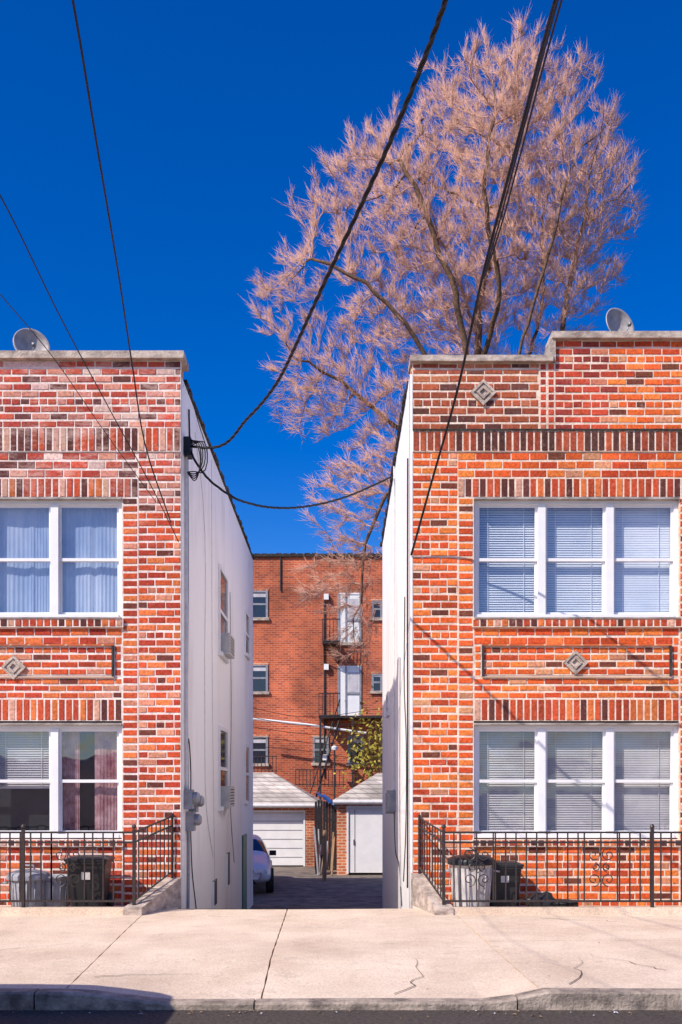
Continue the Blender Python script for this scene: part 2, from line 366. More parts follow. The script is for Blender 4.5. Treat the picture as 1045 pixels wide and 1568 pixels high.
def bay(side,cx,hw,wk_u,wk_l,P):
    mb,bk,fr,gl,bl,tr,co=P
    st='L' if side=='L' else 'R'; wh=157
    L,Rr=cx-hw,cx+hw
    # pilasters + strips
    region(mb,bk,L,cx-wh-25,692,1425,'stretch',st); region(mb,bk,cx+wh+25,Rr,692,1425,'stretch',st)
    t1=732
    region(mb,bk,cx-wh-25,cx-wh,762,1425,'stack',st,.003); region(mb,bk,cx+wh,cx+wh+25,762,1425,'stack',st,.003)
    region(mb,bk,cx-wh-25,cx+wh+25,692,t1,'stretch',st)
    region(mb,bk,cx-wh-25,cx+wh+25,t1,762,'soldier',st,.004)
    # windows
    for (ya,yb,wk) in ((765,946,wk_u),(1110,1283,wk_l)):
        window(fr,gl,bl,FX(cx-wh),FX(cx+wh),FZ(yb),FZ(ya),3,wk)
        x0,x1,z0,z1=FX(cx-wh),FX(cx+wh),FZ(yb),FZ(ya)
        tr.box(x0,x1,12.97,13.05,z1,z1+.025,0)       # steel lintel edge
    # sill 1
    region(mb,bk,cx-wh-3,cx+wh+3,948,961,'soldier',st,.05)
    tr.box(FX(cx-wh),FX(cx+wh),12.94,13.09,FZ(948),FZ(946),0)
    # spandrel
    region(mb,bk,cx-wh,cx+wh,961,988,'stretch',st)
    region(mb,bk,cx-wh,cx-wh+12,988,1036,'stack',st,.0); region(mb,bk,cx+wh-12,cx+wh,988,1036,'stack',st,.0)
    region(mb,bk,cx-wh+12,cx+wh-12,990,1034,'stretch',st,.0)
    bk.box(FX(cx-wh+12),FX(cx+wh-12),13.012,13.08,FZ(990),FZ(988),0); bk.box(FX(cx-wh),FX(cx+wh),13.012,13.08,FZ(1038),FZ(1034),0)
    for xx in (cx-wh+12,cx+wh-15):
        tr.box(FX(xx),FX(xx+3),12.97,13.0,FZ(1036),FZ(989),1)
    tr.box(FX(cx-wh+12),FX(cx+wh-12),12.965,13.0,FZ(989),FZ(987),2)
    tr.box(FX(cx-wh+12),FX(cx+wh-12),12.975,13.0,FZ(1038),FZ(1036),2)
    region(mb,bk,cx-wh,cx+wh,1038,1070,'stretch',st)
    region(mb,bk,cx-wh,cx+wh,1070,1104,'soldier',st,.004)
    diamond(co,cx-2 if side=='R' else cx-8,1015 if side=='R' else 1022,19)
    region(mb,bk,cx-wh-3,cx+wh+3,1285,1296,'soldier',st,.045)
    region(mb,bk,cx-wh,cx+wh,1296,1425,'stretch',st)

def house(side):
    name='brick_house'; root=empty(name)
    mb,bk,fr,gl,bl,tr,co=[MB() for _ in range(7)]; P=(mb,bk,fr,gl,bl,tr,co)
    B=lambda f,t=.006:('blind',f,t)
    G_=lambda f,t=.006:('blind_g',f,t)
    if side=='R':
        bay('R',883,251,[B(.02,.009),B(.0),B(.0,.002)],[G_(.0,.010),G_(.0,.008),G_(.0,.004)],P)
        bay('R',883+502,251,[B(.3),B(.0),B(.0)],[G_(.0),B(.5),B(.0)],P)
        st='R'
        # frieze
        region(mb,bk,632,826,556,574,'stretch',st); region(mb,bk,632,826,574,660,'stretch',st)
        region(mb,bk,826,838,556,660,'stack',st,.003); region(mb,bk,838,850,556,660,'stack',st,.003)
        region(mb,bk,850,1636,521,660,'stretch',st)
        region(mb,bk,632,1636,660,692,'soldier',st,.02)
        tr.box(FX(632),FX(1636),12.965,13.0,FZ(660),FZ(658),1)
        diamond(co,740,602,20)
        co.box(FX(628),FX(846),12.93,13.35,FZ(556),FZ(547)); co.box(FX(844),FX(1640),12.925,13.35,FZ(521),FZ(511))
        co.box(FX(842),FX(850),12.95,13.35,FZ(556)+.01,FZ(521)+.001)
        X0,X1,YB=.879,FX(1636),22.0; xs=X0; sd=1; ztop=FZ(558)
    else:
        cb=lambda *a:('curt_b',list(a))
        bay('L',30,247,[cb((0,1)),cb((0,.62),(.6,1)),cb((.0,.52),(.48,1))],[('curt_w',[(0,.3)]),G_(.45,.012),('curt_r',[(.0,.3),(.55,1)])],P)
        bay('L',30-494,247,[B(.3),B(.0),B(.0)],[B(.0),B(.5),B(.0)],P)
        st='L'; W0=30-494-247
        region(mb,bk,W0,277,552,655,'stretch',st)
        region(mb,bk,W0,277,655,692,'soldier',st,.02)
        co.box(FX(W0-4),FX(283),12.92,13.35,FZ(552),FZ(541))
        X0,X1,YB=FX(W0),-2.115,23.5; xs=X1; sd=-1; ztop=FZ(553)
    zt2=6.93
    body=MB()
    body.box(X0,X1,13.45,YB,-1.6,6.6,0)
    # parapet / side skins
    if side=='R':
        body.box(X0,X0+.02,13.0,13.45,-1.6,zt2,0); body.box(X0,X0+.25,13.45,YB,6.6,zt2,0); body.box(X1-.25,X1,13.08,YB,-1.6,zt2,0)
        body.box(X0,FX(632),12.999,13.08,-1.6,zt2,0)
    else:
        body.box(X1-.02,X1,13.082,13.45,-1.6,zt2,0); body.box(X1-.25,X1,13.45,YB,6.6,zt2,0); body.box(X0,X0+.25,13.082,YB,-1.6,zt2,0)
    body.box(X0+.25,X1-.25,YB-.25,YB,6.6,zt2,0)
    body.obj('side_walls',['wall'],root)
    inn=MB(); inn.box(X0+.03,X1-.26,13.40,13.44,-1.5,6.6,0); inn.box(X0+.03,X1-.26,13.082,13.40,FZ(1060),FZ(1040),0)
    inn.box(X0+.03,X1-.26,13.082,13.44,6.55,6.62,0)
    inn.obj('room_interior',['dark'],root)
    pb=MB(); pb.box(X0+.02,X1-.02,13.08,13.33,6.62,ztop,0)
    if side=='R': pb.box(FX(846),X1-.02,13.08,13.33,ztop,FZ(522),0)
    pb.obj('parapet_back',['gbrick'],root)
    rf=MB(); rf.box(X0+.25,X1-.25,13.34,YB-.25,6.6,6.66,0); rf.obj('roof',['roof'],root)
    # ragged tarred brick edge on the side parapet
    ed=MB(); y=13.36
    while y<YB:
        l=random.uniform(.2,.26); o=random.uniform(.01,.05)
        z=zt2+random.uniform(-.015,.015)
        if side=='R': ed.box(X0-o,X0+.27,y,y+l-.03,zt2+.002,z+.07,0)
        else: ed.box(X1-.27,X1+o,y,y+l-.03,zt2+.002,z+.07,0)
        y+=l
    ed.obj('parapet_edge',['blackbrick'],root)
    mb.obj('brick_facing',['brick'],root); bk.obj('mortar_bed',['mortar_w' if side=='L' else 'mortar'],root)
    fr.obj('window_frames',['white'],root); gl.obj('window_glass',['glass'],root)
    bl.obj('blinds_and_curtains',['blind','curt_b','curt_r','curt_w','blind_g'],root)
    tr.obj('lintels_and_bands',['coping','blackbrick','gbrick'],root); co.obj('stone_trim',['stone' ],root)
    # side details
    d=MB()
    def sidewin(y0,y1,z0,z1,ac=False):
        x=xs; s=1 if side=='L' else -1
        def bx(xa,xb,*r): 
            a,b=sorted((xa,xb)); d.box(a,b,*r)
        fw=.07
        bx(x,x+s*.035,y0,y0+fw,z0,z1,0);bx(x,x+s*.035,y1-fw,y1,z0,z1,0)
        bx(x,x+s*.035,y0+fw,y1-fw,z1-fw,z1,0);bx(x,x+s*.06,y0+fw,y1-fw,z0,z0+fw,0)
        bx(x,x+s*.03,y0+fw,y1-fw,(z0+z1)/2-.03,(z0+z1)/2+.03,0)
        bx(x,x+s*.008,y0+fw,y1-fw,z0+fw,z1-fw,1)
        if ac:
            bx(x+s*.008,x+s*.17,y0+.3,y1-.2,z0+.06,z0+.42,6)
            for k in range(6): bx(x+s*.17,x+s*.174,y0+.35,y1-.25,z0+.1+k*.05,z0+.12+k*.05,2)
    if side=='L':
        sidewin(16.9,18.1,3.8,5.35,True); sidewin(21.4,22.3,4.4,5.4); sidewin(16.9,18.1,1.15,2.6,True); sidewin(21.4,22.3,1.2,2.5)
        for (y0,y1,z0,z1) in ((16.1,16.7,-.4,.02),(18.0,18.6,-.25,.35)):
            d.box(xs,xs+.01,y0,y1,z0,z1,2); d.box(xs,xs+.04,y0-.04,y0,z0,z1,0)
        d.box(xs,xs+.03,20.9,21.7,-1.3,.55,4)
        # meters
        for (y,z) in ((13.35,1.25),(13.75,1.2),(13.5,.95)):
            d.box(xs,xs+.11,y-.10,y+.10,z,z+.26,3); d.lathe([(.0,0),(.08,.0),(.08,.06),(.05,.09),(0,.09)],(xs+.11,y,z+.15),14,3,'x')
        wr=[([(13.3,6.0),(13.32,4),(13.3,2.4),(13.34,1.4)],.022,5),([(13.45,6.2),(13.5,4.5),(13.42,2.6),(13.5,1.5)],.014,3),
            ([(13.5,.95),(13.5,.2),(13.45,-.3)],.02,3),([(13.75,1.2),(13.9,.4),(14.3,-.2)],.008,2),
            ([(13.6,6.7),(13.62,6.1),(13.4,5.95),(13.35,5.6)],.012,2),
            ([(14.2,6.6),(15,5.9),(15.2,3),(15.4,1.2),(16.2,.4)],.006,5),([(18.6,5.2),(18.8,3),(18.7,1.1),(19.3,.1)],.008,3),([(16,6.8),(16.1,3),(16.4,0)],.006,5),
            ([(13.35,1.5),(13.6,2.2),(13.8,1.6),(13.75,1.4)],.008,2)]
    else:
        sidewin(18.6,19.4,2.9,3.35); 
        for (y,z) in ((16.6,1.15),(17.1,1.1)):
            d.box(xs-.14,xs,y-.14,y+.14,z,z+.35,3)
        wr=[([(13.2,5.9),(13.25,4),(13.2,2),(13.25,.2)],.012,2),([(13.9,4.2),(14,2.9),(13.6,2.2),(13.7,.9),(14.2,.2)],.008,2),
            ([(16.6,6.9),(16.65,4),(16.6,1.5)],.016,5),([(16.8,1.2),(16.5,.6),(15.2,.3),(14.6,-.2)],.008,2),([(15,3.5),(15.1,1),(14.8,-.3)],.01,3)]
    s=1 if side=='L' else -1
    for pts,r,m in wr: d.tube(smooth_pts([(xs+s*(r+.004),a,b) for a,b in pts],5),r,6,m)
    d.obj('wall_fittings',['white','carglass','wire','grey','green','wirew','acgrey'],root)
    return root
house('L'); house('R')

# ------------------------------------------------------------ satellite dishes
def dish(px,py,D):
    root=MB(); c=W(px,py,D)
    n=Vector((.42,-.85,.18)).normalized(); a=n.cross(Vector((0,0,1))).normalized(); b=a.cross(n)
    K=32; prof=[(0,-.10),(.08,-.088),(.16,-.052),(.22,-.012),(.247,.006),(.255,-.004),(.225,-.03),(.15,-.075),(0,-.125)]
    vs=[];fs=[]
    for r,h in prof:
        for j in range(K):
            t=2*math.pi*j/K; vs.append(c+a*r*math.cos(t)+b*r*math.sin(t)+n*h)
    for i in range(len(prof)-1):
        for j in range(K): fs.append((i*K+j,i*K+(j+1)%K,(i+1)*K+(j+1)%K,(i+1)*K+j))
    root.add(vs,fs,0)
    base=Vector((c.x-.05,c.y+.25,6.66)); root.tube([c-n*.11,c-n*.22,Vector((c.x-.08,c.y+.24,c.z-.25)),base],.02,8,1)
    root.tube([c-b*.24,c+n*.16-b*.12],.008,6,1); root.box(*(lambda q:(q.x-.02,q.x+.02,q.y-.03,q.y+.03,q.z-.02,q.z+.02))(c+n*.17-b*.11),1)
    root.obj('satellite_dish',['dish','grey'],None,True)
dish(49,528,14.0); dish(950,497,14.0)

# ------------------------------------------------------------ ground, road, pavement
SX=lambda e0,e1,x: (lambda t:t*t*(3-2*t))(min(1,max(0,(x-e0)/(e1-e0))))
def prof(y):
    P=[(-400,-.16),(7.3,-.16),(7.5,-.13),(12.55,-.12),(12.7,-.03),(14,-.30),(17,-.85),(20,-1.22),(24,-1.2),(29,-1.1),(34,-1.12),(600,-1.12)]
    for (a,b),(c,d) in zip(P,P[1:]):
        if a<=y<=c: return b+(d-b)*(y-a)/(c-a)
    return P[-1][1]
g=MB(); ys=[-400,-100,-20,0,5,7.3,7.5,12.55,12.7,13,13.5,14,15,16,17,18.5,20,22,24,26.5,29,31,34,40,60,120,300,600]
xg=[-600,-60,-12,-4,-2.2,-1,0,.9,2,6,12,60,600]
vs=[(x,y,prof(y)-.02) for y in ys for x in xg]; nx=len(xg)
g.add(vs,[(i*nx+j,i*nx+j+1,(i+1)*nx+j+1,(i+1)*nx+j) for i in range(len(ys)-1) for j in range(nx-1)])
g.obj('ground',['soil'])
r=MB(); r.quad((-120,-3.5,-.135),(120,-3.5,-.135),(120,7.42,-.135),(-120,7.42,-.135)); r.obj('road',['asphalt'])
nsw=MB(); nsw.box(-60,60,-8,-3.5,-.2,0); nsw.obj('near_sidewalk',['concrete'])
dv=MB(); yd=[12.62,12.7,13,13.5,14,15,16,17,18.5,20,22,24,26.5,29,31,34,36]
xd=[-2.115,-1,0,.879]; vs=[];
for y in yd:
    for k,x in enumerate(xd):
        if y>23.6 and k==0: x=-7
        if y>22.1 and k==3: x=6
        vs.append((x,y,prof(y)+.004 if y>12.65 else 0.0-.004))
dv.add(vs,[(i*4+j,i*4+j+1,(i+1)*4+j+1,(i+1)*4+j) for i in range(len(yd)-1) for j in range(3)])
dv.obj('driveway',['drive'])
def apz(x,y):
    a=SX(-2.1,-1.2,x)*(1-SX(1.1,1.55,x)); return -.085*a*(1-SX(7.6,9.2,y))+.006*math.sin(x*1.3+y)
sw=MB()
xj=[-14,-11.6,-9.4,-7.0,-4.7,-2.45,-.7,1.35,3.35,5.3,7.5,9.7,12]; yj=[7.56,9.95,12.62]
def slab(x0,x1,y0,y1,sk0=0,sk1=0):
    nx_=max(2,int((x1-x0)/.2)); ny_=max(2,int((y1-y0)/.2)); gp=.006; dz=random.uniform(-.003,.003)
    vs=[];fs=[]
    for j in range(ny_+1):
        for i in range(nx_+1):
            v=j/ny_; y=y0+gp+(y1-y0-2*gp)*v
            a=x0+gp+sk0*(1-(y-7.5)/5); b=x1-gp+sk1*(1-(y-7.5)/5); x=a+(b-a)*i/nx_
            if i in(0,nx_): x+=.004*math.sin(y*17+x0)
            z=apz(x,y)+dz
            if i in(0,nx_) or j in(0,ny_): z-=.003
            vs.append((x,y,z))
    q=nx_+1
    for j in range(ny_):
        for i in range(nx_): fs.append((j*q+i,j*q+i+1,(j+1)*q+i+1,(j+1)*q+i))
    # skirts
    ring=[i for i in range(q)]+[j*q+nx_ for j in range(1,ny_+1)]+[ny_*q+i for i in range(nx_-1,-1,-1)]+[j*q for j in range(ny_-1,0,-1)]
    o=len(vs)
    for k in ring: x,y,z=vs[k]; vs.append((x,y,z-.1))
    n=len(ring)
    for k in range(n): fs.append((ring[k],o+k,o+(k+1)%n,ring[(k+1)%n]))
    sw.add(vs,fs)
sk={-2.45:.35,-.7:.08,1.35:.15}
for a,b in zip(xj,xj[1:]):
    for c,d_ in zip(yj,yj[1:]): slab(a,b,c,d_,sk.get(a,0),sk.get(b,0))
for a,b in ((-9.4,-4.7),(-4.7,-2.13),(.9,3.35),(3.35,9.7)): slab(a,b,12.62,13.0)
# hairline cracks lying on the slabs
rs=random.getstate(); random.seed(21)
for (x,y,dx,dy,n) in ((-2.0,8.0,.10,.05,9),(.4,7.7,.03,.12,11),(1.75,7.7,.02,.13,9),(2.3,11.6,.12,-.05,10),(-1.6,11.9,.1,-.03,8),(2.7,8.3,-.05,.1,9),(-3.4,9.2,.1,.06,10)):
    pts=[(x,y)]
    for k in range(n): x+=dx+random.uniform(-.07,.07); y+=dy+random.uniform(-.05,.05); pts.append((x,y))
    for k in range(n):
        (a0,b0),(a1,b1)=pts[k],pts[k+1]; w0=.0045*(1-k/n)+.001; w1=.0045*(1-(k+1)/n)+.001
        L=math.hypot(a1-a0,b1-b0); nx_,ny_=-(b1-b0)/L,(a1-a0)/L
        P4=[(a0-nx_*w0,b0-ny_*w0),(a1-nx_*w1,b1-ny_*w1),(a1+nx_*w1,b1+ny_*w1),(a0+nx_*w0,b0+ny_*w0)]
        sw.add([(p,q,apz(p,q)+.0065) for p,q in P4],[(0,1,2,3)],1)
random.setstate(rs)
sw.obj('sidewalk',['concrete','crack'],None,False)
kb=MB(); x=-14
while x<14:
    l=random.uniform(1.4,2.0); n_=8
    for i in range(n_):
        a=x+.006+(l-.012)*i/n_; b=x+.006+(l-.012)*(i+1)/n_
        za,zb=apz(a,7.5)+.002,apz(b,7.5)+.002; y0,y1=7.40,7.555
        w=.004*math.sin(a*9); w2=.004*math.sin(b*9)
        vs=[(a,y0+w,-.2),(b,y0+w2,-.2),(b,y0+w2,zb-.015),(a,y0+w,za-.015),(a,y0+.015+w,za),(b,y0+.015+w2,zb),(b,y1,zb),(a,y1,za)]
        kb.add(vs,[(0,1,2,3),(3,2,5,4),(4,5,6,7)])
        if i==0: kb.add([vs[0],vs[3],vs[4],vs[7],(a,y1,-.2)],[(0,1,2,3,4)])
        if i==n_-1: kb.add([vs[1],vs[2],vs[5],vs[6],(b,y1,-.2)],[(4,3,2,1,0)])
    x+=l
kb.obj('kerb',['kerb'])
# leaves and litter in the gutter
random.seed(5); lt=MB()
for k in range(140):
    x=random.uniform(-3,3.4); y=7.36-abs(random.gauss(0,.08)); z=-.13; s=random.uniform(.008,.022); a=random.uniform(0,6)
    if random.random()<.25: y=random.uniform(7.7,12.4); z=apz(x,y)+.006; s*=.6
    lt.quad((x-s*math.cos(a),y-s*math.sin(a),z),(x+s*.5*math.sin(a),y-s*.5*math.cos(a),z+.006),(x+s*math.cos(a),y+s*math.sin(a),z+.003),(x-s*.5*math.sin(a),y+s*.5*math.cos(a),z+.008),0 if k%9 else 1)
lt.obj('leaf_litter',['wood','white'])

# ------------------------------------------------------------ railings
def spiral(c,r0,t0,turns,flip=1,n=26):
    pts=[]
    for i in range(n+1):
        t=i/n; rr=r0*(1-.85*t); a=t0+flip*turns*2*math.pi*t
        pts.append((c[0]+rr*math.cos(a),c[1],c[2]+rr*math.sin(a)))
    return pts
def railing(xc,xend,wx,sgn,wz,wt,posts,scrolls):
    r=MB(); Y=12.03; zb,zt=.16,.99
    lo,hi=sorted((xc,xend))
    for z in (zt,zt-.12,zb): r.box(lo,hi,Y-.012,Y+.012,z-.012,z+.012,0)
    x=xc
    while lo-.01<=x<=hi+.01:
        skip=any(abs(x-s)<.2 for s in scrolls)
        if not skip: r.box(x-.008,x+.008,Y-.007,Y+.007,zb,zt,0)
        x+=sgn*.125
    for p in [xc]+posts:
        r.box(p-.018,p+.018,Y-.02,Y+.02,.0,zt+.04,0); r.lathe([(0,0),(.024,.01),(.03,.03),(.02,.055),(0,.06)],(p,Y,zt+.04),10,0)
    for s in scrolls:
        for q in (-.2,.2): r.box(s+q-.008,s+q+.008,Y-.007,Y+.007,zb,zt,0)
        r.box(s-.007,s+.007,Y-.006,Y+.006,zb,zt,0)
        for zc,f in ((.72,1),(.42,-1)):
            for q in (-1,1):
                r.tube(spiral((s+q*.09,Y-.01,zc),.085,math.pi/2*f,1.4,q*f),.007,5)
                r.tube(spiral((s+q*.07,Y-.01,zc-.15*f),.055,-math.pi/2*f,1.2,-q*f),.006,5)
    # return to the wall
    A=Vector((xc,Y,0)); Bv=Vector((wx,12.98,0)); n=9
    def lerp(t,z0,z1): q=A.lerp(Bv,t); return Vector((q.x,q.y,z0+(z1-z0)*t))
    for (z0,z1) in ((zt,wt),(zt-.12,wt-.12),(zb,wz+.08)): r.tube([lerp(0,z0,z1),lerp(1,z0,z1)],.013,4)
    for i in range(1,n): t=i/n; r.tube([lerp(t,zb,wz+.08),lerp(t,zt,wt)],.008,4)
    r.tube([Vector((wx,12.97,wz-.1)),Vector((wx,12.97,wt+.04))],.018,4)
    r.obj('iron_railing',['iron'])
    c=MB(); c.box(lo,hi,11.95,12.11,-.05,.085,0)
    # sloped cheek
    w=.11
    def pr(x,y,z): return [(x-w,y,-.1),(x+w,y,-.1),(x+w,y,z),(x-w,y,z)]
    v=pr(xc,11.93,.09)+pr(wx,12.99,wz)
    c.add(v,[(0,1,2,3),(4,7,6,5),(3,2,6,7),(0,3,7,4),(1,5,6,2)],1)
    c.obj('areaway_kerb',['concrete','stone'])
railing(-2.52,-9.2,-2.22,-1,.36,1.16,[-3.86,-5.6,-7.3],[-3.32,-6.4])
railing(1.22,9.4,1.0,1,.42,1.14,[3.74,5.6,7.4],[1.62,3.12,6.5])

# ------------------------------------------------------------ bins
def round_bin(c,r,h,m,lid,tilt=0,lidm=None):
    b=MB(); p=[(0,0),(r*.78,0),(r*.80,.02)]
    for i in range(1,8): z=h*i/8; p.append((r*(.80+.16*i/8),z)); 
    p+=[(r*.98,h*.93),(r*1.05,h*.94),(r*1.05,h),(r*.97,h),(r*.94,h*.9),(r*.8,.05),(0,.05)]
    b.lathe(p,c,28,0)
    for k in range(14):
        a=2*math.pi*k/14; x,y=math.cos(a),math.sin(a)
        b.tube([(c[0]+x*r*.81,c[1]+y*r*.81,c[2]+.04),(c[0]+x*r*.955,c[1]+y*r*.955,c[2]+h*.85)],.010,4,0)
    for q in (-1,1):
        b.tube([(c[0]+q*r*1.0,c[1]-.06,c[2]+h*.8),(c[0]+q*(r+.07),c[1]-.05,c[2]+h*.78),(c[0]+q*(r+.07),c[1]+.05,c[2]+h*.78),(c[0]+q*r,c[1]+.06,c[2]+h*.8)],.013,6,0)
    if lid:
        b.lathe([(r*1.09,-.05),(r*1.1,0),(r*1.02,.03),(r*.6,.06),(r*.15,.075),(0,.075)],(c[0],c[1],c[2]+h),28,1)
        b.tube([(c[0]-.08,c[1],c[2]+h+.06),(c[0]-.06,c[1],c[2]+h+.12),(c[0]+.06,c[1],c[2]+h+.12),(c[0]+.08,c[1],c[2]+h+.06)],.013,6,1)
    b.obj('trash_can',[m,lidm or m],None,True)
def wheel_bin(cx,cy,w,d,h,m):
    b=MB(); 
    def ring(z,sw,sd,rr=.05,n=4):
        pts=[]
        for qx,qy,a0 in ((1,1,0),(-1,1,90),(-1,-1,180),(1,-1,270)):
            for k in range(n+1):
                a=R(a0+90*k/n); pts.append((cx+qx*(sw/2-rr)+rr*math.cos(a),cy+qy*(sd/2-rr)+rr*math.sin(a),z))
        return pts
    rs=[ring(.03,w*.78,d*.74),ring(h*.5,w*.88,d*.86),ring(h*.86,w*.96,d*.96),ring(h*.861,w*1.03,d*1.03),ring(h*.91,w*1.03,d*1.03),
        ring(h*.912,w*1.08,d*1.08),ring(h*.95,w*1.08,d*1.08),ring(h*.99,w*.8,d*.8),ring(h,w*.4,d*.4)]
    n=len(rs[0]); vs=[p for r_ in rs for p in r_]; fs=[]
    for i in range(len(rs)-1):
        for j in range(n): fs.append((i*n+j,i*n+(j+1)%n,(i+1)*n+(j+1)%n,(i+1)*n+j))
    fs.append(tuple(range(n-1,-1,-1))); fs.append(tuple((len(rs)-1)*n+j for j in range(n)))
    b.add(vs,fs,0)
    b.tube([(cx-w*.4,cy+d*.5,h*.9),(cx-w*.4,cy+d*.62,h*.93),(cx+w*.4,cy+d*.62,h*.93),(cx+w*.4,cy+d*.5,h*.9)],.014,6,0)
    for q in (-1,1): b.lathe([(0,-.03),(.1,-.03),(.11,0),(.1,.03),(0,.03)],(cx+q*w*.44,cy+d*.42,.11),16,0,'x')
    b.box(cx-w*.1,cx+w*.12,cy-d*.485,cy-d*.47,h*.58,h*.72,1)
    o=b.obj('trash_can',[m,'plastic_l'])
round_bin((-3.93,12.45,0),.24,.44,'plastic_g',True)
round_bin((-3.66,12.62,0),.22,.42,'plastic_g',False)
wheel_bin(-3.18,12.52,.50,.46,.68,'plastic_b')
round_bin((1.60,12.4,0),.27,.63,'plastic_l',True,lidm='plastic_b')
wheel_bin(2.02,12.62,.46,.42,.60,'plastic_b')
# refuse bag / hose on the ground
def blob(name,c,r,m,seed):
    random.seed(seed); b=MB(); n=18; k=10; vs=[];fs=[]
    for i in range(k+1):
        ph=math.pi*i/k
        for j in range(n):
            th=2*math.pi*j/n; q=1+.14*math.sin(3*th+seed)+.12*math.sin(5*ph+2*th)+random.uniform(-.05,.05)
            vs.append((c[0]+r[0]*math.sin(ph)*math.cos(th)*q,c[1]+r[1]*math.sin(ph)*math.sin(th)*q,c[2]+r[2]*math.cos(ph)*(q if i not in(0,k) else 1)))
    for i in range(k):
        for j in range(n): fs.append((i*n+j,i*n+(j+1)%n,(i+1)*n+(j+1)%n,(i+1)*n+j))
    b.add(vs,fs); return b.obj(name,[m],None,True)
blob('garbage_bag',(2.48,12.5,.1),(.2,.16,.11),'plastic_b',3)
random.seed(11)
h=MB(); pts=[]
for i in range(50): a=i*.5; pts.append((2.78+.16*math.cos(a)*(1+.1*math.sin(i)),12.45+.13*math.sin(a),.03+.002*i))
h.tube(smooth_pts(pts,3),.012,5); h.obj('garden_hose',['cable'])

# ------------------------------------------------------------ vehicles
def car(name,loc,rot,paint,sc=1.0,van=False):
    root=empty(name); b=MB()
    st=[(0.0,.62,.42,.60,.60,.45),(.10,.80,.30,.68,.72,.60),(.45,.88,.25,.76,.84,.70),(1.15,.90,.25,.86,.97,.74),(1.32,.90,.25,.90,1.02,.74),
        (2.0,.90,.25,.93,1.42,.60),(2.6,.90,.25,.94,1.47,.61),(3.3,.90,.25,.95,1.43,.60),(3.95,.89,.25,.96,1.12,.66),(4.1,.88,.25,.96,1.06,.70),(4.5,.82,.28,.90,.98,.66),(4.6,.70,.40,.70,.80,.52)]
    g0,g1=4,7
    if van:
        st=[(0.0,.80,.40,.95,1.1,.7),(.08,.93,.30,1.05,1.25,.82),(.16,.95,.28,1.1,1.30,.84),(.42,.96,.28,1.15,2.2,.80),(.60,.96,.28,1.15,2.36,.82),
            (1.4,.96,.28,1.15,2.38,.84),(1.8,.96,.28,1.15,2.38,.84),(3.5,.96,.28,1.15,2.38,.84),(5.0,.96,.28,1.15,2.38,.84),(5.3,.96,.28,1.15,2.36,.84),(5.4,.94,.3,1.1,2.3,.8),(5.42,.85,.4,1.0,2.2,.7)]
        g0,g1=3,4
    vs=[];fs=[];ms=[]
    for (y,w,zb,zs,zt,wr) in st:
        half=[(w*.85,zb),(w,zb+.12),(w*1.0,(zb+zs)/2+.08),(w*.96,zs),(wr,zt-.03),(wr*.6,zt)]
        ring=half+[(-a,c) for a,c in reversed(half)]
        vs+=[(a,y,c) for a,c in ring]
    n=12
    for i in range(len(st)-1):
        for j in range(n):
            fs.append((i*n+j,i*n+(j+1)%n,(i+1)*n+(j+1)%n,(i+1)*n+j))
            m=0
            if j in(3,7) and g0<=i<=g1: m=1
            if j in(4,5,6) and i in((4,7) if not van else (2,)): m=1
            if j==11: m=2
            ms.append(m)
    fs.append(tuple(range(n))); ms.append(0); fs.append(tuple((len(st)-1)*n+j for j in range(n-1,-1,-1))); ms.append(0)
    b.v+=vs; b.f+=fs; b.m+=ms
    body=b.obj('body',[paint,'carglass','tyre'],root,True)
    sub=body.modifiers.new('s','SUBSURF'); sub.levels=2; sub.render_levels=2
    d=MB(); L=st[-1][0]
    for y in (.85,L-.95):
        for q in (-1,1):
            x=q*.84
            d.lathe([(0,-.1),(.30,-.1),(.33,-.07),(.33,.07),(.30,.1),(.22,.1),(.21,.07),(0,.07)] if q>0 else [(0,.1),(.30,.1),(.33,.07),(.33,-.07),(.30,-.1),(.22,-.1),(.21,-.07),(0,-.07)],(x,y,.33),24,0,'x')
            for k in range(5):
                a=2*math.pi*k/5; d.tube([(x+q*.085,y,.33),(x+q*.085,y+.2*math.cos(a),.33+.2*math.sin(a))],.025,5,1)
    for q in (-1,1):
        d.lathe([(0,-.05),(.09,-.04),(.11,0),(.1,.06)],(q*.60,.09,.62),16,2,'y',1.5,.75)
        d.box(q*.62-.12,q*.62+.12,L-.08,L-.02,.72,.84,3)
        if not van: d.box(q*.93-.09,q*.93+.09,1.5,1.62,.93,1.06,0)
    d.box(-.38,.38,-.02,.06,.46,.58,0); d.box(-.42,.42,-.005,.05,.59,.66,0); d.box(-.16,.16,-.035,-.02,.44,.54,2)
    d.obj('wheels_and_lights',['tyre','chrome','lamp','red'],root,False)
    root.location=loc; root.rotation_euler=(0,0,rot); root.scale=(sc,sc,sc)
car('parked_car',(-2.66,25.0,-1.17),R(5),'carw')
car('unseen_shadow_van',(-2.56,5.42,-.135),R(90),'carb',1.0,True)  # unseen van added out of frame, shaped to throw shade on the left kerb

